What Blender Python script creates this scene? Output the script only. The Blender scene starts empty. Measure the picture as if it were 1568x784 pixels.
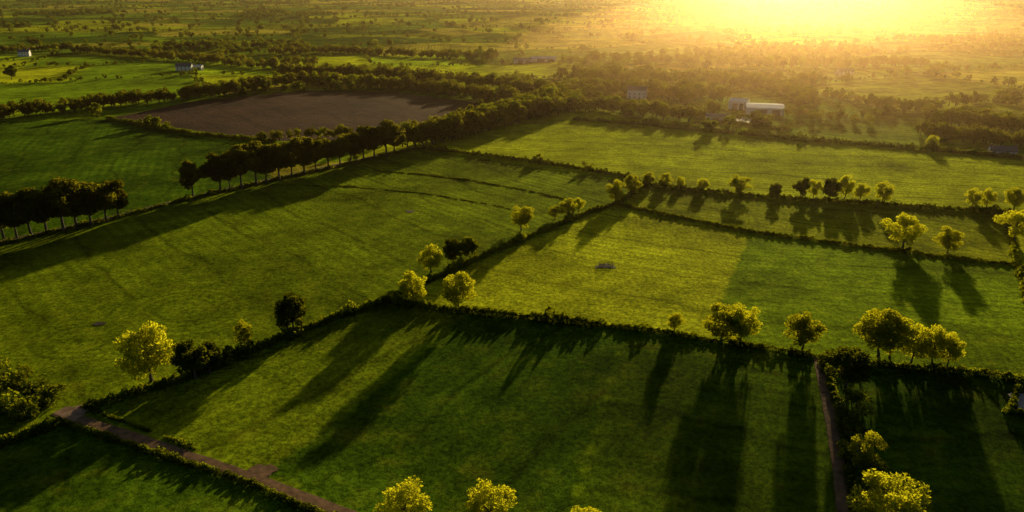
import bpy, math, numpy as np
from mathutils import Vector
R=np.random.default_rng(7)
scene=bpy.context.scene
# ---------------------------------------------------------------- camera / survey geometry
CAM_H=110.0; PITCH=math.radians(19.7); FPX=1207.0
cp,sp=math.cos(PITCH),math.sin(PITCH)
SUN_AZ=math.radians(19.4); SUN_EL=math.radians(9.0)

def sstep(a,b,x):
    t=np.clip((x-a)/(b-a),0,1); return t*t*(3-2*t)
def hgt(x,y):
    x=np.asarray(x,float); y=np.asarray(y,float)
    h=0.55*np.sin(x/47+0.6*np.sin(y/80)+1.3)*np.sin(y/58+.4)+0.5*np.sin((x+1.4*y)/71+2.0)+0.25*np.sin((1.3*x-y)/33)
    far=sstep(600,1500,y)
    h=h*(1+2*far)+far*2.5*np.sin(x/310+1)*np.sin(y/260)
    d=-0.293*(x+45)-0.956*(y-260)
    h=h-4.6*sstep(0,95,d)*sstep(-70,-5,x)
    return h
def gp(u,v):
    """map position of a surveyed point: returns world (x,y,z) on the terrain"""
    z=0.0
    for _ in range(4):
        dz=-sp*FPX+cp*(392-v); dy=cp*FPX+sp*(392-v); dx=u-784
        t=(CAM_H-z)/(-dz); x=dx*t; y=dy*t; z=float(hgt(x,y))
    return (x,y,z)
def depth(x,y): return y*cp+CAM_H*sp
def P(l): return [gp(*p)[:2] for p in l]

# ---------------------------------------------------------------- material helpers
def newmat(n):
    m=bpy.data.materials.new(n); m.use_nodes=True; nt=m.node_tree; nt.nodes.clear()
    return m,nt,nt.nodes,nt.links
def out(nt,sh):
    o=nt.nodes.new('ShaderNodeOutputMaterial'); nt.links.new(sh,o.inputs['Surface'])
def mathn(nt,op,a,b=None,c=None):
    n=nt.nodes.new('ShaderNodeMath'); n.operation=op
    for i,v in enumerate((a,b,c)):
        if v is None: continue
        if isinstance(v,(int,float)): n.inputs[i].default_value=v
        else: nt.links.new(v,n.inputs[i])
    return n.outputs[0]
def mixc(nt,mode,f,a,b):
    n=nt.nodes.new('ShaderNodeMix'); n.data_type='RGBA'; n.blend_type=mode
    for i,v in ((0,f),(6,a),(7,b)):
        if isinstance(v,(int,float)): n.inputs[i].default_value=v
        elif isinstance(v,tuple): n.inputs[i].default_value=(*v,1) if len(v)==3 else v
        else: nt.links.new(v,n.inputs[i])
    return n.outputs[2]
def noise(nt,vec,scale,detail=4,rough=.55):
    n=nt.nodes.new('ShaderNodeTexNoise'); n.inputs['Scale'].default_value=scale
    n.inputs['Detail'].default_value=detail; n.inputs['Roughness'].default_value=rough
    nt.links.new(vec,n.inputs['Vector']); return n
def mrange(nt,v,a,b,c,d):
    n=nt.nodes.new('ShaderNodeMapRange')
    nt.links.new(v,n.inputs[0])
    for i,k in enumerate((a,b,c,d)): n.inputs[i+1].default_value=k
    return n.outputs[0]

def simple(name,col,rough=.8,nscale=2.0,var=.35,metal=0,spec=.3,bump=0.0):
    m,nt,N,L=newmat(name)
    tc=N.new('ShaderNodeTexCoord'); n=noise(nt,tc.outputs['Object'],nscale)
    f=mrange(nt,n.outputs[0],.3,.7,1-var,1+var)
    c=mixc(nt,'MULTIPLY',1.0,tuple(col),f)
    b=N.new('ShaderNodeBsdfPrincipled'); L.new(c,b.inputs['Base Color'])
    b.inputs['Roughness'].default_value=rough; b.inputs['Metallic'].default_value=metal
    b.inputs['Specular IOR Level'].default_value=spec
    if bump:
        bn=N.new('ShaderNodeBump'); bn.inputs['Distance'].default_value=bump; L.new(n.outputs[0],bn.inputs['Height']); L.new(bn.outputs[0],b.inputs['Normal'])
    out(nt,b.outputs[0]); return m

def leafmat(name,c1,c2,trans,tw=.45,lo=.6):
    m,nt,N,L=newmat(name)
    g=N.new('ShaderNodeNewGeometry'); oi=N.new('ShaderNodeObjectInfo')
    col=mixc(nt,'MIX',g.outputs['Random Per Island'],c1,c2)
    br=mrange(nt,oi.outputs['Random'],0,1,lo,1.25)
    col=mixc(nt,'MULTIPLY',1.0,col,br)
    tcol=mixc(nt,'MULTIPLY',1.0,trans,br)
    d=N.new('ShaderNodeBsdfDiffuse'); L.new(col,d.inputs[0])
    t=N.new('ShaderNodeBsdfTranslucent'); L.new(tcol,t.inputs[0])
    mx=N.new('ShaderNodeMixShader'); mx.inputs[0].default_value=tw; L.new(d.outputs[0],mx.inputs[1]); L.new(t.outputs[0],mx.inputs[2])
    out(nt,mx.outputs[0]); return m
M_leaf=leafmat('leaf_spring',(.07,.11,.006),(.14,.18,.008),(.68,.66,.018),.62,.68)
M_leafd=leafmat('leaf_dark',(.035,.06,.006),(.06,.09,.008),(.28,.30,.008),.45)
M_beech=leafmat('leaf_beech',(.04,.055,.006),(.07,.085,.008),(.32,.30,.012),.5)
M_hedge=leafmat('leaf_hedge',(.045,.08,.006),(.08,.12,.008),(.36,.39,.010),.5)
M_bark=simple('bark',(.09,.07,.05),.9,3,.4)

# ---------------------------------------------------------------- mesh helpers
def mesh_from(name,verts,faces,mats,midx=None,smooth=False):
    me=bpy.data.meshes.new(name); me.from_pydata(verts,[],faces)
    for m in mats: me.materials.append(m)
    if midx is not None: me.polygons.foreach_set('material_index',midx)
    if smooth: me.polygons.foreach_set('use_smooth',[True]*len(me.polygons))
    me.update(); return me
def obj(name,me,loc=(0,0,0),parent=None):
    o=bpy.data.objects.new(name,me); scene.collection.objects.link(o); o.location=loc
    if parent: o.parent=parent
    return o
def tube(V,F,pts,rad,sides=6):
    base=len(V); pts=[Vector(p) for p in pts]
    for i,p in enumerate(pts):
        d=(pts[min(i+1,len(pts)-1)]-pts[max(i-1,0)]).normalized()
        a=d.cross(Vector((.3,1,.2))).normalized(); b=d.cross(a)
        for k in range(sides):
            t=2*math.pi*k/sides; q=p+(a*math.cos(t)+b*math.sin(t))*rad[i]; V.append(tuple(q))
    for i in range(len(pts)-1):
        for k in range(sides):
            k2=(k+1)%sides
            F.append((base+i*sides+k,base+i*sides+k2,base+(i+1)*sides+k2,base+(i+1)*sides+k))
def leaves(C,size,rng,flat=0.0):
    n=len(C); a=rng.normal(size=(n,3)); a[:,2]*=(1-flat); a/=np.linalg.norm(a,axis=1)[:,None]
    b=rng.normal(size=(n,3)); b-=a*(a*b).sum(1)[:,None]; b/=np.linalg.norm(b,axis=1)[:,None]
    s=(size*rng.uniform(.6,1.35,n))[:,None]; q=rng.uniform(.45,.8,n)[:,None]
    v=np.stack([C-a*s,C+b*s*q+a*s*.1,C+a*s,C-b*s*q-a*s*.1],1)
    return v.reshape(-1,3)
def make_tree(name,seed,H,rx,rz,cz,nclump,nl,leaf,mat,bare,dens=1.0,lean=.3,clr=(1.1,1.9)):
    rng=np.random.default_rng(seed); V=[];F=[]
    cc=[];
    while len(cc)<nclump:
        d=rng.normal(size=3); d/=np.linalg.norm(d); r=rng.uniform(.25,1.0)**.55
        k=1+.18*math.sin(3*math.atan2(d[1],d[0])+seed)+.12*math.sin(5*d[2]*2+seed)
        p=np.array([d[0]*rx*r*k,d[1]*rx*r*k,cz+d[2]*rz*r])
        if p[2]<bare: continue
        cc.append((p,rng.uniform(*clr)))
    top=np.array([rng.normal()*lean,rng.normal()*lean,cz+rz*.35])
    tr=H*.022+.06
    mid=top*.45; mid[2]=bare
    tube(V,F,[(0,0,-.4),(0,0,.5),tuple(mid),tuple(top)],[tr*1.5,tr*1.1,tr*.8,tr*.2],7)
    idx=rng.permutation(len(cc))[:max(7,nclump//3)]
    for i in idx:
        e=cc[i][0]; s=mid+(top-mid)*rng.uniform(0,.6); m=(s+e)/2+np.array([0,0,-.06*H*rng.uniform(0,1)])
        tube(V,F,[tuple(s),tuple(m),tuple(e)],[tr*.5,tr*.3,tr*.08],5)
    nb=len(F)
    cs=[]
    for p,r in cc:
        n=int(nl*(r/1.5)**2*dens)
        d=rng.normal(size=(n,3)); d/=np.linalg.norm(d,axis=1)[:,None]
        rr=r*rng.uniform(.3,1.08,n)**.6
        q=p+d*rr[:,None]*np.array([1.05,1.05,.85]); cs.append(q)
    C=np.concatenate(cs); C[:,2]=np.maximum(C[:,2],.15)
    LV=leaves(C,leaf,rng); b=len(V); n=len(C)
    V=V+LV.tolist(); Q=(np.arange(n*4).reshape(-1,4)+b).tolist(); F=F+Q
    return mesh_from(name,V,F,[M_bark,mat],[0]*nb+[1]*n)

TB=[make_tree('tree_b%d'%i,10+i,12,4.2+.45*(i%4),4.9-.25*(i%3),6.9,40,150,.29,M_leaf,1.6) for i in range(7)]
TBD=[make_tree('tree_d%d'%i,30+i,12,4.6,4.6,6.9,34,190,.36,M_leafd,2.0) for i in range(2)]
TT=[make_tree('tree_t%d'%i,50+i,20,6.0+.6*(i%3),7.0,12.8-.4*(i%2),42,125,.52,M_beech,4.5,clr=(1.3,2.8)) for i in range(5)]
TS=[make_tree('bush%d'%i,70+i,4,2.4,1.7,1.8,14,150,.28,M_hedge if i%2 else M_leafd,.3,clr=(.7,1.2)) for i in range(4)]

# ---------------------------------------------------------------- individually placed trees
def tree(name,pool,H0,u,v,hpx,wf=1.0,k=None):
    x,y,z=gp(u,v); H=hpx*depth(x,y)/(FPX*cp); s=H/H0
    o=obj(name,pool[int(R.integers(len(pool))) if k is None else k],(x,y,z-.05)); o.scale=(s*wf,s*wf,s)
    o.rotation_euler=(0,0,R.uniform(0,6.28)); return o
for u,v,h,w in [(825,250,15,1),(942,310,32,1.1),(966,298,30,1.0),(992,284,20,1),(1018,286,21,1.1),(1042,288,18,.9),(1075,292,20,1.2),(1133,299,29,1.1),
  (1293,305,36,.8),(1316,308,28,1),(1350,311,30,1.1),(1245,303,28,.8),(1487,319,28,1),(1510,319,28,1),(1552,322,34,1.1),
  (870,332,27,1.1),(850,335,20,1.1),(798,353,40,.95),(886,325,22,1),
  (1382,380,52,1.1),(1450,390,42,.95),(1552,370,48,.95),(1426,229,22,1.1),
  (633,465,48,1.0),(703,475,60,.95),(660,417,40,1.05),(375,532,40,.8),(232,584,90,1.0),
  (1033,505,26,1.1),(1104,523,58,.95),(1134,526,64,.95),(1228,537,58,1.05),(1345,545,76,1.0),(1362,548,66,.9),(1395,556,56,1.),(1427,556,56,.9),(1450,562,50,.9),
  (622,812,74,1.25),(752,812,74,1.1),(897,822,50,1.1),(1352,812,88,1.15),(1322,725,66,.9)]:
    tree('ash_tree',TB,12,u,v,h,w)
for u,v,h,w in [(718,397,36,.95),(694,402,38,.9),(450,506,58,1.0),(1187,303,23,1),(1225,305,32,.8),(1270,306,34,.9),(1295,592,64,1.2),(300,580,58,1.0),(322,572,46,1.0),(18,122,20,1)]:
    tree('oak_tree',TBD,12,u,v,h,w)
for u,v,h,w in [(-8,366,66,1),(6,366,62,1),(26,364,64,1),(48,361,66,1.1),(72,357,68,1.1),(98,353,72,1.1),(118,349,70,1.1),(140,345,68,1.),(163,340,62,1),(182,334,55,.95),
   (296,302,52,.9),(338,294,54,1),(352,291,50,.8),(370,288,56,1),(393,283,58,1),(408,280,52,.9),(428,276,54,1.1),(447,271,48,.9),(466,267,54,1),(484,262,50,.9),(503,257,48,1),(521,253,44,1),(538,250,46,1),(557,246,44,1),(573,243,46,1),(592,240,50,1.15),(604,236,40,1)]:
    tree('beech_tree',TT,20,u,v,h*R.uniform(.92,1.1),w*1.1)
for u,v,h in [(10,590,34),(30,600,26),(55,605,30),(80,612,24),(35,575,20),(12,628,34),(42,640,30),(70,622,22),(5,560,16),(1300,648,34),(1306,676,30),(1330,745,40),(1312,620,26),(1308,705,32),(495,492,10),(340,560,24)]:
    tree('hawthorn_bush',TS,4,u,v,h,1.1)

# ---------------------------------------------------------------- instanced masses
def coll(name,meshes):
    c=bpy.data.collections.new(name)
    for i,m in enumerate(meshes):
        o=bpy.data.objects.new('%s_%02d'%(name,i),m); c.objects.link(o)
    return c
def scatter(name,pts,scl,rot,c,n):
    pts=np.asarray(pts,float); N_=len(pts)
    me=bpy.data.meshes.new(name); me.vertices.add(N_); me.vertices.foreach_set('co',pts.ravel())
    a=me.attributes.new('s','FLOAT_VECTOR','POINT'); a.data.foreach_set('vector',np.asarray(scl,float).ravel())
    r=np.zeros((N_,3)); r[:,2]=rot
    a=me.attributes.new('r','FLOAT_VECTOR','POINT'); a.data.foreach_set('vector',r.ravel())
    a=me.attributes.new('k','INT','POINT'); a.data.foreach_set('value',R.integers(0,n,N_).astype(np.int32))
    o=obj(name,me)
    ng=bpy.data.node_groups.new(name+'_gn','GeometryNodeTree')
    ng.interface.new_socket('Geometry',in_out='INPUT',socket_type='NodeSocketGeometry')
    ng.interface.new_socket('Geometry',in_out='OUTPUT',socket_type='NodeSocketGeometry')
    N=ng.nodes;L=ng.links
    gi=N.new('NodeGroupInput');go=N.new('NodeGroupOutput')
    ci=N.new('GeometryNodeCollectionInfo'); ci.inputs['Collection'].default_value=c
    ci.inputs['Separate Children'].default_value=True; ci.inputs['Reset Children'].default_value=True
    ip=N.new('GeometryNodeInstanceOnPoints'); ip.inputs['Pick Instance'].default_value=True
    def na(nm,t):
        q=N.new('GeometryNodeInputNamedAttribute'); q.data_type=t; q.inputs[0].default_value=nm; return [s for s in q.outputs if s.enabled][0]
    L.new(gi.outputs[0],ip.inputs['Points']); L.new(ci.outputs[0],ip.inputs['Instance'])
    L.new(na('k','INT'),ip.inputs['Instance Index']); L.new(na('r','FLOAT_VECTOR'),ip.inputs['Rotation']); L.new(na('s','FLOAT_VECTOR'),ip.inputs['Scale'])
    L.new(ip.outputs[0],go.inputs[0])
    md=o.modifiers.new('scatter','NODES'); md.node_group=ng
    return o
def hedge_mesh(name,seed):
    rng=np.random.default_rng(seed); n=330
    C=np.stack([rng.uniform(-1.7,1.7,n),rng.normal(0,.42,n),rng.uniform(.0,1,n)**.75*1.9],1)
    C[:,1]*=1.25-.3*C[:,2]; C[:,2]*=1+.25*np.sin(C[:,0]*2+seed)
    V=leaves(C,.27,rng); return mesh_from(name,V.tolist(),np.arange(n*4).reshape(-1,4).tolist(),[M_hedge])
HC=coll('hedge_clump',[hedge_mesh('hedge_m%d'%i,90+i) for i in range(5)])
def far_tree(name,seed,mat,H=10,rx=4.5,n=420,leaf=.75,nc=9):
    rng=np.random.default_rng(seed); V=[];F=[]
    tube(V,F,[(0,0,-.5),(0,0,H*.5)],[.35,.15],5); nb=len(F); cs=[]
    for i in range(nc):
        d=rng.normal(size=3); d/=np.linalg.norm(d); p=np.array([d[0]*rx*.62,d[1]*rx*.62,H*.58+d[2]*H*.27]); r=rng.uniform(.3,.46)*rx
        e=rng.normal(size=(n//nc,3)); e/=np.linalg.norm(e,axis=1)[:,None]; cs.append(p+e*r*rng.uniform(.6,1.05,(n//nc,1)))
    C=np.concatenate(cs); C[:,2]=np.maximum(C[:,2],.2); LV=leaves(C,leaf,rng); b=len(V)
    V+=LV.tolist(); F+=(np.arange(len(C)*4).reshape(-1,4)+b).tolist()
    return mesh_from(name,V,F,[M_bark,mat],[0]*nb+[1]*len(C))
FC=coll('far_tree_source',[far_tree('ft%d'%i,120+i,M_leafd if i<4 else M_hedge,n=260,leaf=.9) for i in range(6)])
FCD=coll('belt_tree_source',[far_tree('fd%d'%i,140+i,M_beech if i<4 else M_hedge,11,4.8,700,.6,12) for i in range(5)])

def resample(pts,step):
    pts=np.array(pts,float); o=[]
    for a,b in zip(pts[:-1],pts[1:]):
        L=np.linalg.norm(b-a); n=max(1,int(round(L/step)))
        for i in range(n): o.append((*(a+(b-a)*i/n),math.atan2(b[1]-a[1],b[0]-a[0])))
    o.append((*pts[-1],o[-1][2])); return np.array(o)
def hedge(pix,h=1.9,gap=.0,w=1.0,step=1.6):
    q=resample(P(pix),step); n=len(q); q[:,:2]+=R.normal(0,.28,(n,2)); q=q[R.random(n)>gap]; n=len(q)
    z=hgt(q[:,0],q[:,1])-.1
    s=np.stack([R.uniform(.9,1.2,n),R.uniform(.8,1.3,n)*w,R.uniform(.6,1.25,n)*h/2.05],1)
    big=R.random(n)<.07; s[big]*=R.uniform(1.3,2.0,(big.sum(),1))
    return scatter('hedge',np.column_stack([q[:,:2],z]),s,q[:,2]+np.where(R.random(n)<.5,math.pi,0),HC,5)
def belt(pix,width,dens,hmin,hmax,name='distant_trees',c=None):
    pl=np.array(P(pix)); L=np.linalg.norm(np.diff(pl,axis=0),axis=1).sum()
    q=resample(pl,L/ max(2,int(L*max(width,6)*dens))); n=len(q)
    off=R.uniform(-.5,.5,n)*width; q[:,0]+=-np.sin(q[:,2])*off+R.normal(0,2,n); q[:,1]+=np.cos(q[:,2])*off+R.normal(0,2,n)
    z=hgt(q[:,0],q[:,1]); H=R.uniform(hmin,hmax,n)/11; W=H*R.uniform(.85,1.25,n)
    return scatter(name,np.column_stack([q[:,:2],z]),np.stack([W,W,H],1),R.uniform(0,6.28,n),c or FCD,5)

HL1=[(-120,398),(0,374),(165,338),(300,303),(450,270),(570,243),(650,228)]
HL2=[(650,229),(760,241),(860,255),(960,272),(985,283),(1110,297),(1250,309),(1400,318),(1560,328)]
HL3=[(985,283),(950,310),(900,327),(850,348),(790,372),(730,397),(680,422),(590,461),(500,494),(420,524),(330,564),(230,598),(140,624)]
HL4=[(590,461),(700,477),(800,487),(920,499)]
HL4b=[(930,500),(1000,507),(1100,524),(1180,536),(1250,546)]
HL4c=[(1270,552),(1320,557),(1450,569),(1600,585)]
HL5=[(945,314),(1050,336),(1150,356),(1300,376),(1420,391),(1545,405)]
hedge(HL1,1.5,.15); hedge(HL2,2.2,0,1.0); hedge(HL3,2.1,0.05,1.1); hedge(HL4,2.1,0,1.0); hedge(HL4b,1.3,.12,.9); hedge(HL4c,1.7,.05)
hedge(HL5,1.5,.06,.9); hedge([(1535,325),(1548,360),(1556,405),(1575,470)],2,.1)
hedge([(100,650),(200,681),(300,714),(400,748),(480,784),(560,820)],1.2,.04,.9); hedge([(-60,705),(0,682),(85,652)],2.2,0,1.4)
hedge([(140,627),(210,655),(300,688)],.7,.55,.7)
hedge([(165,183),(230,195),(300,207),(420,219)],2.6,.0,1.6)
hedge([(1262,560),(1287,640),(1297,700),(1310,790)],1.6,.25,1.1); 
hedge([(880,184),(1000,193),(1100,203),(1300,221),(1600,247)],3,.05,1.6)
hedge([(575,262),(640,266),(720,276),(800,290),(868,306)],.6,.2,.5); hedge([(420,283),(540,286),(650,296),(740,311),(790,322)],.45,.4,.5)
hedge([(1060,178),(1130,190),(1210,200)],2.5,.1,1.5)
hedge([(1620,590),(1562,585),(1546,632),(1610,640)],1.4,0,.8)
# tree belts
belt([(625,226),(700,208),(780,190),(850,172)],16,.03,13,18)
belt([(690,214),(760,190),(820,172),(850,160)],14,.03,14,19)
belt([(405,216),(440,216),(480,212),(560,212),(600,218)],6,.03,7,11)
belt([(-60,196),(0,184),(60,176),(130,168),(200,160),(290,152)],16,.022,8,14)
belt([(290,152),(380,140),(480,128),(560,134),(640,136),(720,148),(800,160)],18,.022,9,15)
belt([(440,116),(560,118),(650,126),(760,135),(850,150),(875,172)],26,.018,10,16)
belt([(-40,84),(50,78),(110,76)],30,.01,8,13); belt([(120,80),(250,90),(330,96),(420,106),(470,100)],30,.01,9,14)
belt([(420,84),(540,82),(640,88),(760,92)],40,.008,9,14)
belt([(870,168),(950,172),(1010,180),(1060,184)],18,.03,8,14)
belt([(860,150),(950,140),(1040,148),(1085,158)],50,.014,9,15)
belt([(880,120),(1000,124),(1110,128),(1240,134)],60,.011,9,15)
belt([(900,92),(1050,98),(1250,104),(1400,100)],50,.006,9,14)
belt([(1205,178),(1250,182),(1330,192)],8,.02,6,9)
belt([(1410,206),(1460,214),(1540,222),(1600,228)],14,.035,8,13); belt([(1420,188),(1480,192),(1560,202)],26,.025,9,14)
belt([(1240,150),(1330,160),(1400,172)],12,.012,6,10)
belt([(1190,140),(1225,150),(1232,165)],20,.02,8,12)

# ---------------------------------------------------------------- ground
CG=(.115,.175,.006); CL=(.250,.285,.012); CM=(.100,.140,.007); CDK=(.040,.080,.005); CSHADE=(.050,.088,.005); CPL=(.080,.036,.016)
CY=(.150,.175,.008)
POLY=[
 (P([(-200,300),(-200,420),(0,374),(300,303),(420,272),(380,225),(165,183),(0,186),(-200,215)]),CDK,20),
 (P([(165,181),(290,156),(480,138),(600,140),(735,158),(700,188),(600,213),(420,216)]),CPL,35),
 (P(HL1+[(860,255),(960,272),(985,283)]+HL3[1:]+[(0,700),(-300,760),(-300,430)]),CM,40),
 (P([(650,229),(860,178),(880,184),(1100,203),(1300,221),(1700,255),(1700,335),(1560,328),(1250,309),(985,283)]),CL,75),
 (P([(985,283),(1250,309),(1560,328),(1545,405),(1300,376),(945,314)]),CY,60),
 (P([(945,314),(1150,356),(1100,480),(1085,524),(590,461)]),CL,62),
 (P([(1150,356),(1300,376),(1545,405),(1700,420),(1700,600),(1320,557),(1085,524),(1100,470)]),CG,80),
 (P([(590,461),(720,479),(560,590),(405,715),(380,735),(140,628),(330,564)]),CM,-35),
 (P([(720,479),(960,503),(870,784),(860,840),(560,800),(405,725)]),CDK,-35),  # shade over the near field put into a darker grass colour
 (P([(960,503),(1255,546),(1290,784),(1295,850),(860,840)]),CSHADE,70),  # right part of the near field, its shade painted as dimmer green
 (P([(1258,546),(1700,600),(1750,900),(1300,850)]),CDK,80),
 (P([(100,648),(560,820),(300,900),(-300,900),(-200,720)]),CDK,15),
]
LIME=P([(-100,88),(420,86),(700,80),(760,125),(480,124),(290,146),(0,178),(-150,190)])
def inpoly(x,y,poly):
    c=np.zeros(x.shape,bool); n=len(poly)
    for i in range(n):
        x1,y1=poly[i]; x2,y2=poly[(i+1)%n]
        if y1==y2: continue
        m=((y1>y)!=(y2>y))&(x<(x2-x1)*(y-y1)/(y2-y1)+x1); c^=m
    return c
A0=math.radians(24)
def hsh(i,j,k): 
    v=np.sin(i*127.1+j*311.7+k*74.7)*43758.5453; return v-np.floor(v)
def cells(x,y,sx=230.,sy=165.):
    a=(x*math.cos(A0)+y*math.sin(A0))/sx; b=(-x*math.sin(A0)+y*math.cos(A0))/sy
    a=a+.12*np.sin(b*1.3)+.1*np.sin(b*.37); b=b+.15*np.sin(a*.9)
    ib=np.floor(b); a=a+.5*(ib%2)+.35*hsh(0*ib,ib,5); 
    ia=np.floor(a)
    fa,fb=a-ia,b-ib
    sp_=hsh(ia,ib,1); cut=.3+.4*hsh(ia,ib,2)
    ea=np.minimum(fa,1-fa)*sx; eb=np.minimum(fb,1-fb)*sy
    e=np.minimum(ea,eb)
    sub=np.zeros_like(a)
    m=sp_<.35; e=np.where(m,np.minimum(e,np.abs(fa-cut)*sx),e); sub=np.where(m&(fa>cut),1,sub)
    m=sp_>.8; e=np.where(m,np.minimum(e,np.abs(fb-cut)*sy),e); sub=np.where(m&(fb>cut),2,sub)
    return e,hsh(ia,ib,3+sub*1.7),hsh(ia,ib,9+sub)
def axis(lo,hi,n0,n1,near,mid,lo2,hi2,grow=1.18):
    a=list(np.arange(n0,n1,near)); 
    x=n1; 
    while x<hi2: a.append(x); x+=mid
    s=mid
    while x<hi: a.append(x); s*=grow; x+=s
    a.append(hi)
    b=[]; x=n0-mid
    while x>lo2: b.append(x); x-=mid
    s=mid
    while x>lo: b.append(x); s*=grow; x-=s
    b.append(lo)
    return np.array(b[::-1]+a)
xs=axis(-25000,25000,-330,360,2.2,14,-2400,2400); ys=axis(-3000,40000,120,760,2.2,14,90,4200)
X,Y=np.meshgrid(xs,ys); nx,ny=len(xs),len(ys); xf,yf=X.ravel(),Y.ravel()
Z=hgt(xf,yf)
e,h1,h2=cells(xf,yf)
pal=np.array([CG,CDK,CM,CY,(.26,.29,.010),(.09,.15,.008),(.28,.25,.04)])
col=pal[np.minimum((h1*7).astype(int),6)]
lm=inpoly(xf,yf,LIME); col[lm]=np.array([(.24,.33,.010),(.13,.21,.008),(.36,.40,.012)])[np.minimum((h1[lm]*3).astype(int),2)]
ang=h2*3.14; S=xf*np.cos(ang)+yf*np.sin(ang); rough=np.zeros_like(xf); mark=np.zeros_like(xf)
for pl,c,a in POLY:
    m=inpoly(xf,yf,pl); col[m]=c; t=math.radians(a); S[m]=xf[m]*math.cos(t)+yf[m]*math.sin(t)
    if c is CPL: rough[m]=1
for cu,cv,rad in ((285,475,26),(120,520,20)):
    cx,cy,_=gp(cu,cv); rr=np.hypot((xf-cx),(yf-cy)*1.1); m=rr<rad; S[m]=rr[m]*1.25+1.5*np.sin(np.arctan2(yf[m]-cy,xf[m]-cx)*2); mark[m]=sstep(0,6,rad-rr[m])*sstep(4,12,rr[m])
i=np.arange((nx-1)*(ny-1)); r_,c_=i//(nx-1),i%(nx-1); v0=r_*nx+c_
Fq=np.stack([v0,v0+1,v0+1+nx,v0+nx],1)
me=bpy.data.meshes.new('ground'); me.vertices.add(nx*ny); me.vertices.foreach_set('co',np.stack([xf,yf,Z],1).ravel())
me.loops.add(len(Fq)*4); me.polygons.add(len(Fq)); me.polygons.foreach_set('loop_start',np.arange(len(Fq))*4)
me.loops.foreach_set('vertex_index',Fq.ravel().astype(np.int32)); me.update(calc_edges=True)
me.polygons.foreach_set('use_smooth',np.ones(len(Fq),bool))
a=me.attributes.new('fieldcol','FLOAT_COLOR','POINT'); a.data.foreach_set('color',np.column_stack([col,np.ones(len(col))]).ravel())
for nm,vv in (('stripe',S),('plough',rough),('mark',mark)):
    a=me.attributes.new(nm,'FLOAT','POINT'); a.data.foreach_set('value',vv)
m,nt,N,L=newmat('pasture')
geo=N.new('ShaderNodeNewGeometry'); pos=geo.outputs['Position']
def attr(n): q=N.new('ShaderNodeAttribute'); q.attribute_name=n; return q
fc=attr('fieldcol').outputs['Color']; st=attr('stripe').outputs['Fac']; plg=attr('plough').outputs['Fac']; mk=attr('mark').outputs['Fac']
n1=noise(nt,pos,.018,5,.6); n2=noise(nt,pos,.10,5,.65); n3=noise(nt,pos,.75,4,.7); n4=noise(nt,pos,3.0,3,.7)
wob=mathn(nt,'MULTIPLY',n2.outputs[0],1.8)
s1=mathn(nt,'SINE',mathn(nt,'ADD',mathn(nt,'MULTIPLY',st,1.25),wob))
s2=mathn(nt,'SINE',mathn(nt,'ADD',mathn(nt,'MULTIPLY',st,.29),wob))
s3=mathn(nt,'POWER',mathn(nt,'ABSOLUTE',mathn(nt,'SINE',mathn(nt,'ADD',mathn(nt,'MULTIPLY',st,.10),mathn(nt,'MULTIPLY',n1.outputs[0],3.0)))),140.0)
f=mathn(nt,'MULTIPLY',mrange(nt,n1.outputs[0],.25,.75,.35,1.65),mrange(nt,n2.outputs[0],.25,.75,.58,1.42))
f=mathn(nt,'MULTIPLY',f,mrange(nt,n3.outputs[0],.3,.7,.55,1.45))
amp=mathn(nt,'ADD',mrange(nt,n1.outputs[0],.42,.65,.03,.18),mathn(nt,'MULTIPLY',mk,.09))
f=mathn(nt,'MULTIPLY',f,mathn(nt,'ADD',mathn(nt,'MULTIPLY',s1,amp),1.0))
f=mathn(nt,'MULTIPLY',f,mathn(nt,'ADD',mathn(nt,'MULTIPLY',s2,.06),1.0))
f=mathn(nt,'MULTIPLY',f,mathn(nt,'SUBTRACT',1.0,mathn(nt,'MULTIPLY',mathn(nt,'MULTIPLY',s3,.35),mathn(nt,'SUBTRACT',1.0,mk))))
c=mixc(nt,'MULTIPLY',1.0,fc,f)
dry=mrange(nt,n2.outputs[0],.52,.75,0,.3)
dry=mathn(nt,'MULTIPLY',dry,mathn(nt,'SUBTRACT',1.0,plg))
c=mixc(nt,'MIX',dry,c,(.20,.17,.02))
hh=mathn(nt,'ADD',mathn(nt,'MULTIPLY',n3.outputs[0],1.2),mathn(nt,'MULTIPLY',n4.outputs[0],.4))
hh=mathn(nt,'ADD',hh,mathn(nt,'MULTIPLY',s1,.03))
hh=mathn(nt,'ADD',hh,mathn(nt,'MULTIPLY',n2.outputs[0],2.2))
bn=N.new('ShaderNodeBump'); bn.inputs['Distance'].default_value=1.0; bn.inputs['Strength'].default_value=1; L.new(hh,bn.inputs['Height'])
b=N.new('ShaderNodeBsdfPrincipled'); L.new(c,b.inputs['Base Color']); b.inputs['Roughness'].default_value=.85
b.inputs['Specular IOR Level'].default_value=.05; L.new(bn.outputs[0],b.inputs['Normal'])
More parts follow.
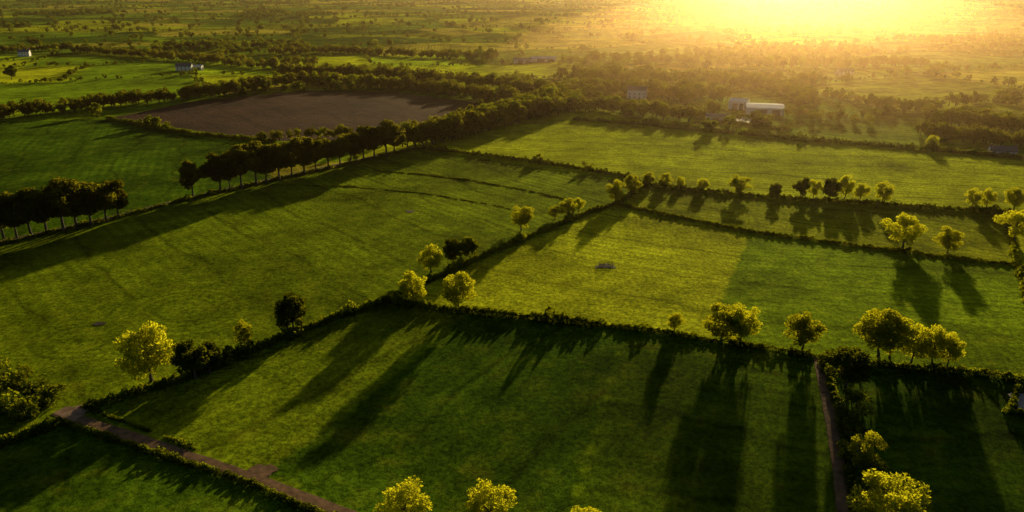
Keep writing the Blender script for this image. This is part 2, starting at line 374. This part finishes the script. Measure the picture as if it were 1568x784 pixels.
# upright blades: the canopy is lit on the sides of near-vertical blades, most of them turned to the light
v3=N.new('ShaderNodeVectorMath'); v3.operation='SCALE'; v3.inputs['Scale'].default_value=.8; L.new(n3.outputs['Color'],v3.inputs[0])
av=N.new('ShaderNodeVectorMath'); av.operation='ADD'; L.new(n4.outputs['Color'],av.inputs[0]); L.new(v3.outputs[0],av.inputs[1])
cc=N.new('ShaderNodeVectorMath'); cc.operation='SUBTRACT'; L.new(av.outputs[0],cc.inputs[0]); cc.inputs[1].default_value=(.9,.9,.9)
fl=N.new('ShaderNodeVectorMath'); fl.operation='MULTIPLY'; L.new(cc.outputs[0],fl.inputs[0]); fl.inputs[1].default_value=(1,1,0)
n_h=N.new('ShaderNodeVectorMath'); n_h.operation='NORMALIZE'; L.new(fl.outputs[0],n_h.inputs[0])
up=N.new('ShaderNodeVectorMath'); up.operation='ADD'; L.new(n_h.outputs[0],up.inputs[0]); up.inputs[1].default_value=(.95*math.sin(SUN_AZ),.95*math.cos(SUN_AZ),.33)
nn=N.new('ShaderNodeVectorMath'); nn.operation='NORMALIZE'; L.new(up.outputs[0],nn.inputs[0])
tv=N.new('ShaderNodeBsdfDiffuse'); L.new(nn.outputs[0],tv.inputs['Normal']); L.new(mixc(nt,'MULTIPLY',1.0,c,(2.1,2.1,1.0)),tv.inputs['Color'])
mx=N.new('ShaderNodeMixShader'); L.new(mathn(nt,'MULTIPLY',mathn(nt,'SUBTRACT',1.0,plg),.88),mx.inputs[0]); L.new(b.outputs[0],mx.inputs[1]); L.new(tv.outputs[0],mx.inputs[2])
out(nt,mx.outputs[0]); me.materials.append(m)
obj('ground',me)

# far hedgerow trees
n=420000
yy=R.uniform(450**.75,5500**.75,n)**(1/.75); xx=R.uniform(-1,1,n)*(yy*.72+120)
e,h1,h2=cells(xx,yy)
ex=np.zeros(n,bool)
for pl,c_,a_ in POLY: ex|=inpoly(xx,yy,pl)
lime=inpoly(xx,yy,LIME)
keep=(e<3.5)&(~ex)&(yy>480)&(R.random(n)<np.clip(.25+ .5*(h2>.4),0,1))
wood=(~ex)&(~lime)&(h1<.08)&(R.random(n)<.14)&(yy>900)
keep|=wood
wd=wood[keep]
xx,yy,lime=xx[keep],yy[keep],lime[keep]; n=len(xx)
H=np.where((R.random(n)<.32)|wd,R.uniform(.55,1.25,n),R.uniform(.2,.4,n)); H[lime]*=.5
W=H*R.uniform(.9,1.3,n)
scatter('distant_trees',np.column_stack([xx,yy,hgt(xx,yy)-.2]),np.stack([W,W,H],1),R.uniform(0,6.28,n),FC,6)

# ---------------------------------------------------------------- lanes
def strip(name,pix,width,mat,dz=.05,step=2.5,jit=.25):
    q=resample(P(pix),step); V=[];F=[]; k=5
    for _ in range(3): q[1:-1,:2]=(q[:-2,:2]+2*q[1:-1,:2]+q[2:,:2])/4
    d=np.gradient(q[:,:2],axis=0); d/=np.linalg.norm(d,axis=1)[:,None]
    for i,(x,y,_) in enumerate(q):
        w=width*(1+R.normal(0,.06)*jit*4)
        for j in range(k):
            t=(j/(k-1)-.5)*w; px,py=x-d[i,1]*t,y+d[i,0]*t; V.append((px,py,float(hgt(px,py))+dz+(.0 if j in(0,k-1) else .02)))
    for i in range(len(q)-1):
        for j in range(k-1): F.append((i*k+j,i*k+j+1,(i+1)*k+j+1,(i+1)*k+j))
    return obj(name,mesh_from(name,V,F,[mat],smooth=True))
M_dirt=simple('dirt_lane',(.20,.115,.06),.9,.6,.45,bump=.1,spec=.1); M_conc=simple('concrete_yard',(.28,.26,.24),.85,.3,.25)
M_grav=simple('gravel',(.32,.20,.13),.9,.5,.4,bump=.1,spec=.1)
strip('dirt_lane',[(88,630),(125,645),(200,668),(300,703),(400,738),(480,768),(580,806)],3.7,M_dirt,.10)
strip('dirt_track',[(1254,548),(1262,590),(1272,640),(1284,710),(1293,784),(1298,830)],3.2,M_dirt,.08)
strip('farm_lane',[(-100,390),(0,370),(160,335),(300,300),(450,266),(570,240),(640,226)],3.2,simple('lane_earth',(.13,.10,.05),.9,.5,.3,spec=.1),.08)
def patch(name,u,v,rx,ry,mat,dz=.12,n=28):
    x,y,_=gp(u,v); V=[(x,y,float(hgt(x,y))+dz)];F=[]
    for ring in (0.5,1.0):
        for i in range(n):
            t=2*math.pi*i/n; r=ring*(1+.18*math.sin(3*t+u)+.1*math.sin(7*t+v)); px,py=x+rx*r*math.cos(t),y+ry*r*math.sin(t); V.append((px,py,float(hgt(px,py))+dz))
    for i in range(n):
        j=(i+1)%n; F.append((0,1+i,1+j)); F.append((1+i,1+n+i,1+n+j,1+j))
    return obj(name,mesh_from(name,V,F,[mat],smooth=True))
patch('gravel_patch',112,632,4,4,M_grav,.16); patch('mud_patch',402,722,3,3,M_dirt,.13)
M_mud=simple('mud',(.05,.035,.02),.9,.8,.4)
patch('mud_patch',927,408,4,2.5,M_mud); patch('mud_patch',152,496,2,1.4,M_mud)
patch('mud_patch',628,324,2,2,M_mud)
patch('concrete_pad',1585,615,7,4,M_conc,.15)
def feeder(u,v):
    x,y,z=gp(u,v); V=[];F=[]
    for zz in (.1,.6,1.1): tube(V,F,[(1.3*math.cos(t),1.3*math.sin(t),zz) for t in np.linspace(0,2*math.pi,17)],[.05]*17,5)
    for t in np.linspace(0,2*math.pi,13)[:-1]: tube(V,F,[(1.3*math.cos(t),1.3*math.sin(t),0),(1.3*math.cos(t),1.3*math.sin(t),1.15)],[.04]*2,5)
    obj('cattle_ring_feeder',mesh_from('feeder',V,F,[simple('galvanised',(.12,.09,.06),.7,2,.2,.3)]),(x,y,z+.1))
feeder(922,407); feeder(934,407)

# ---------------------------------------------------------------- buildings
M_wall=simple('render_wall',(.72,.69,.64),.85,.8,.12); M_slate=simple('slate_roof',(.12,.12,.13),.6,1.5,.3); M_tin=simple('tin_roof',(.66,.66,.66),.85,.6,.15,0,.1)
M_glass=simple('window_glass',(.03,.035,.04),.1,1,.1,0,.6); M_door=simple('door_paint',(.10,.05,.03),.6,1,.2); M_brick=simple('brick',(.28,.14,.10),.85,2,.3)
def box(V,F,x0,x1,y0,y1,z0,z1):
    b=len(V); V+=[(x0,y0,z0),(x1,y0,z0),(x1,y1,z0),(x0,y1,z0),(x0,y0,z1),(x1,y0,z1),(x1,y1,z1),(x0,y1,z1)]
    F+=[(b,b+3,b+2,b+1),(b+4,b+5,b+6,b+7),(b,b+1,b+5,b+4),(b+1,b+2,b+6,b+5),(b+2,b+3,b+7,b+6),(b+3,b,b+4,b+7)]
def building(name,u,v,L_,D_,h,rise,rot,roof,wall,wins=4,storeys=2,shed=False,off=(0,0),chim=True):
    x,y,z=gp(u,v); root=bpy.data.objects.new(name,None); scene.collection.objects.link(root)
    c,s=math.cos(rot),math.sin(rot); root.location=(x+c*off[0]-s*off[1],y+s*off[0]+c*off[1],z-.1); root.rotation_euler=(0,0,rot)
    a,b=L_/2,D_/2
    V=[(-a,-b,0),(a,-b,0),(a,b,0),(-a,b,0),(-a,-b,h),(a,-b,h),(a,b,h),(-a,b,h),(-a,0,h+rise),(a,0,h+rise)]
    obj('walls',mesh_from('walls',V,[(0,1,5,4),(2,3,7,6),(1,2,6,9,5),(3,0,4,8,7)],[wall]),parent=root)
    o=.35; k=rise/b; V=[];F=[]
    for sgn in (-1,1):
        q=len(V); yb=sgn*(b+o); zb=h-o*k
        V+=[(-a-o,yb,zb+.05),(a+o,yb,zb+.05),(a+o,0,h+rise+.05),(-a-o,0,h+rise+.05),(-a-o,yb,zb+.25),(a+o,yb,zb+.25),(a+o,0,h+rise+.25),(-a-o,0,h+rise+.25)]
        F+=[(q+4,q+5,q+6,q+7),(q,q+1,q+2,q+3),(q,q+1,q+5,q+4),(q+1,q+2,q+6,q+5),(q+3,q,q+4,q+7)]
    obj('roof',mesh_from('roof',V,F,[roof]),parent=root)
    V=[];F=[]
    if not shed:
        for st_ in range(storeys):
            for i in range(wins):
                if st_==0 and i==wins//2: continue
                cx=-a+(i+.5)*L_/wins; z0=.9+st_*2.7
                box(V,F,cx-.55,cx+.55,-b-.04,-b+.1,z0,z0+1.3); box(V,F,cx-.55,cx+.55,b-.1,b+.04,z0,z0+1.3)
        obj('windows',mesh_from('windows',V,F,[M_glass]),parent=root)
        V=[];F=[]; cx=-a+(wins//2+.5)*L_/wins; box(V,F,cx-.5,cx+.5,-b-.05,-b+.1,0.05,2.2); obj('door',mesh_from('door',V,F,[M_door]),parent=root)
        if chim:
            V=[];F=[]
            for q in (-a+.8,a-.8): box(V,F,q-.5,q+.5,-.4,.4,h+rise-.9,h+rise+1.3)
            obj('chimneys',mesh_from('chimneys',V,F,[M_brick]),parent=root)
    else:
        box(V,F,-a*.5,a*.1,-b-.06,-b+.1,.05,h*.8); box(V,F,a*.35,a*.8,-b-.06,-b+.1,.05,h*.8); obj('sliding_doors',mesh_from('doors',V,F,[M_slate]),parent=root)
    return root
M_white=simple('white_cladding',(.8,.79,.77),.6,.5,.08)
building('farm_shed',1170,172,30,26,5.5,1.3,math.radians(-14),M_tin,M_white,shed=True)
building('farm_barn',1131,166,14,16,7,1.6,math.radians(-30),M_white,M_white,shed=True)
building('farm_shed',1100,184,20,10,4,1.2,math.radians(-14),M_slate,M_wall,shed=True)
building('farmhouse',975,150,18,9,8,3,math.radians(-8),M_slate,M_white)
building('farmhouse',1293,115,18,9,5,3,math.radians(10),M_slate,M_wall)
building('bungalow',1534,237,15,9,3.2,2.6,math.radians(-18),M_slate,M_white,storeys=1)
building('farmhouse',283,108,18,9,5.5,3,math.radians(5),M_slate,M_wall); building('farm_barn',300,107,16,10,4.5,1.4,math.radians(5),M_tin,M_wall,shed=True)
building('farmhouse',38,86,14,9,6,3,math.radians(15),M_slate,M_white); building('farm_shed',832,94,34,16,5,1.4,math.radians(0),M_tin,M_wall,shed=True)
building('farm_shed',800,96,24,14,5,1.4,math.radians(0),M_slate,M_wall,shed=True)
patch('concrete_yard',1135,184,22,14,M_conc,.15)
mw,nt,N,L=newmat('pond_water'); b=N.new('ShaderNodeBsdfPrincipled'); b.inputs['Base Color'].default_value=(.02,.03,.02,1); b.inputs['Roughness'].default_value=.12
tc=N.new('ShaderNodeTexCoord'); nn_=noise(nt,tc.outputs['Object'],.6); bn=N.new('ShaderNodeBump'); bn.inputs['Distance'].default_value=.08; L.new(nn_.outputs[0],bn.inputs['Height']); L.new(bn.outputs[0],b.inputs['Normal']); out(nt,b.outputs[0])
patch('pond',985,105,16,26,mw,.6)

# haze layer: thin, lit by the low sun; added volume beyond the farm makes local glow
def volmat(name,col,dens,g):
    m,nt,N,L=newmat(name); vs=N.new('ShaderNodeVolumeScatter'); vs.inputs['Color'].default_value=(*col,1); vs.inputs['Density'].default_value=dens; vs.inputs['Anisotropy'].default_value=g
    o_=N.new('ShaderNodeOutputMaterial'); L.new(vs.outputs[0],o_.inputs['Volume']); return m
hz=bpy.data.meshes.new('haze'); V=[];F=[]; box(V,F,-9000,9000,230,14000,-60,104); hz.from_pydata(V,[],F)
hz.materials.append(volmat('haze',(1,.72,.43),.000068,.87)); obj('haze',hz)
V=[];F=[]; nu,nv=48,24
for j in range(nv+1):
    for i in range(nu):
        t=2*math.pi*i/nu; p=math.pi*j/nv; V.append((math.sin(p)*math.cos(t),math.sin(p)*math.sin(t),math.cos(p)))
for j in range(nv):
    for i in range(nu): F.append((j*nu+i,(j+1)*nu+i,(j+1)*nu+(i+1)%nu,j*nu+(i+1)%nu))
mb=obj('glow_volume',mesh_from('glow_volume',V,F,[volmat('glow_haze',(1,.60,.28),.00022,.86)]),(440,1220,0)); mb.scale=(430,760,85); mb.rotation_euler=(0,0,-SUN_AZ)  # added scattering volume, placed to give a local sun glow

# ---------------------------------------------------------------- light
w=bpy.data.worlds.new('World'); scene.world=w; w.use_nodes=True; nt=w.node_tree; bg=nt.nodes['Background']
sk=nt.nodes.new('ShaderNodeTexSky'); sk.sky_type='NISHITA'; sk.sun_disc=False; sk.sun_elevation=SUN_EL; sk.sun_rotation=SUN_AZ; sk.air_density=1; sk.dust_density=2
nt.links.new(sk.outputs[0],bg.inputs[0]); bg.inputs[1].default_value=.055
sl=bpy.data.lights.new('sun','SUN'); sl.energy=5; sl.angle=math.radians(1.0); sl.color=(1,.78,.38)
so=bpy.data.objects.new('sun',sl); scene.collection.objects.link(so)
d=Vector((math.sin(SUN_AZ)*math.cos(SUN_EL),math.cos(SUN_AZ)*math.cos(SUN_EL),math.sin(SUN_EL)))
so.rotation_euler=d.to_track_quat('Z','Y').to_euler(); so.location=(60,200,300)
cam=bpy.data.cameras.new('camera'); cam.sensor_width=36; cam.lens=FPX/1568*36; cam.clip_end=60000; cam.clip_start=1
co=bpy.data.objects.new('camera',cam); scene.collection.objects.link(co); co.location=(0,0,CAM_H); co.rotation_euler=(math.pi/2-PITCH,0,0); scene.camera=co
scene.view_settings.view_transform='Standard'; scene.view_settings.look='None'; scene.view_settings.exposure=0
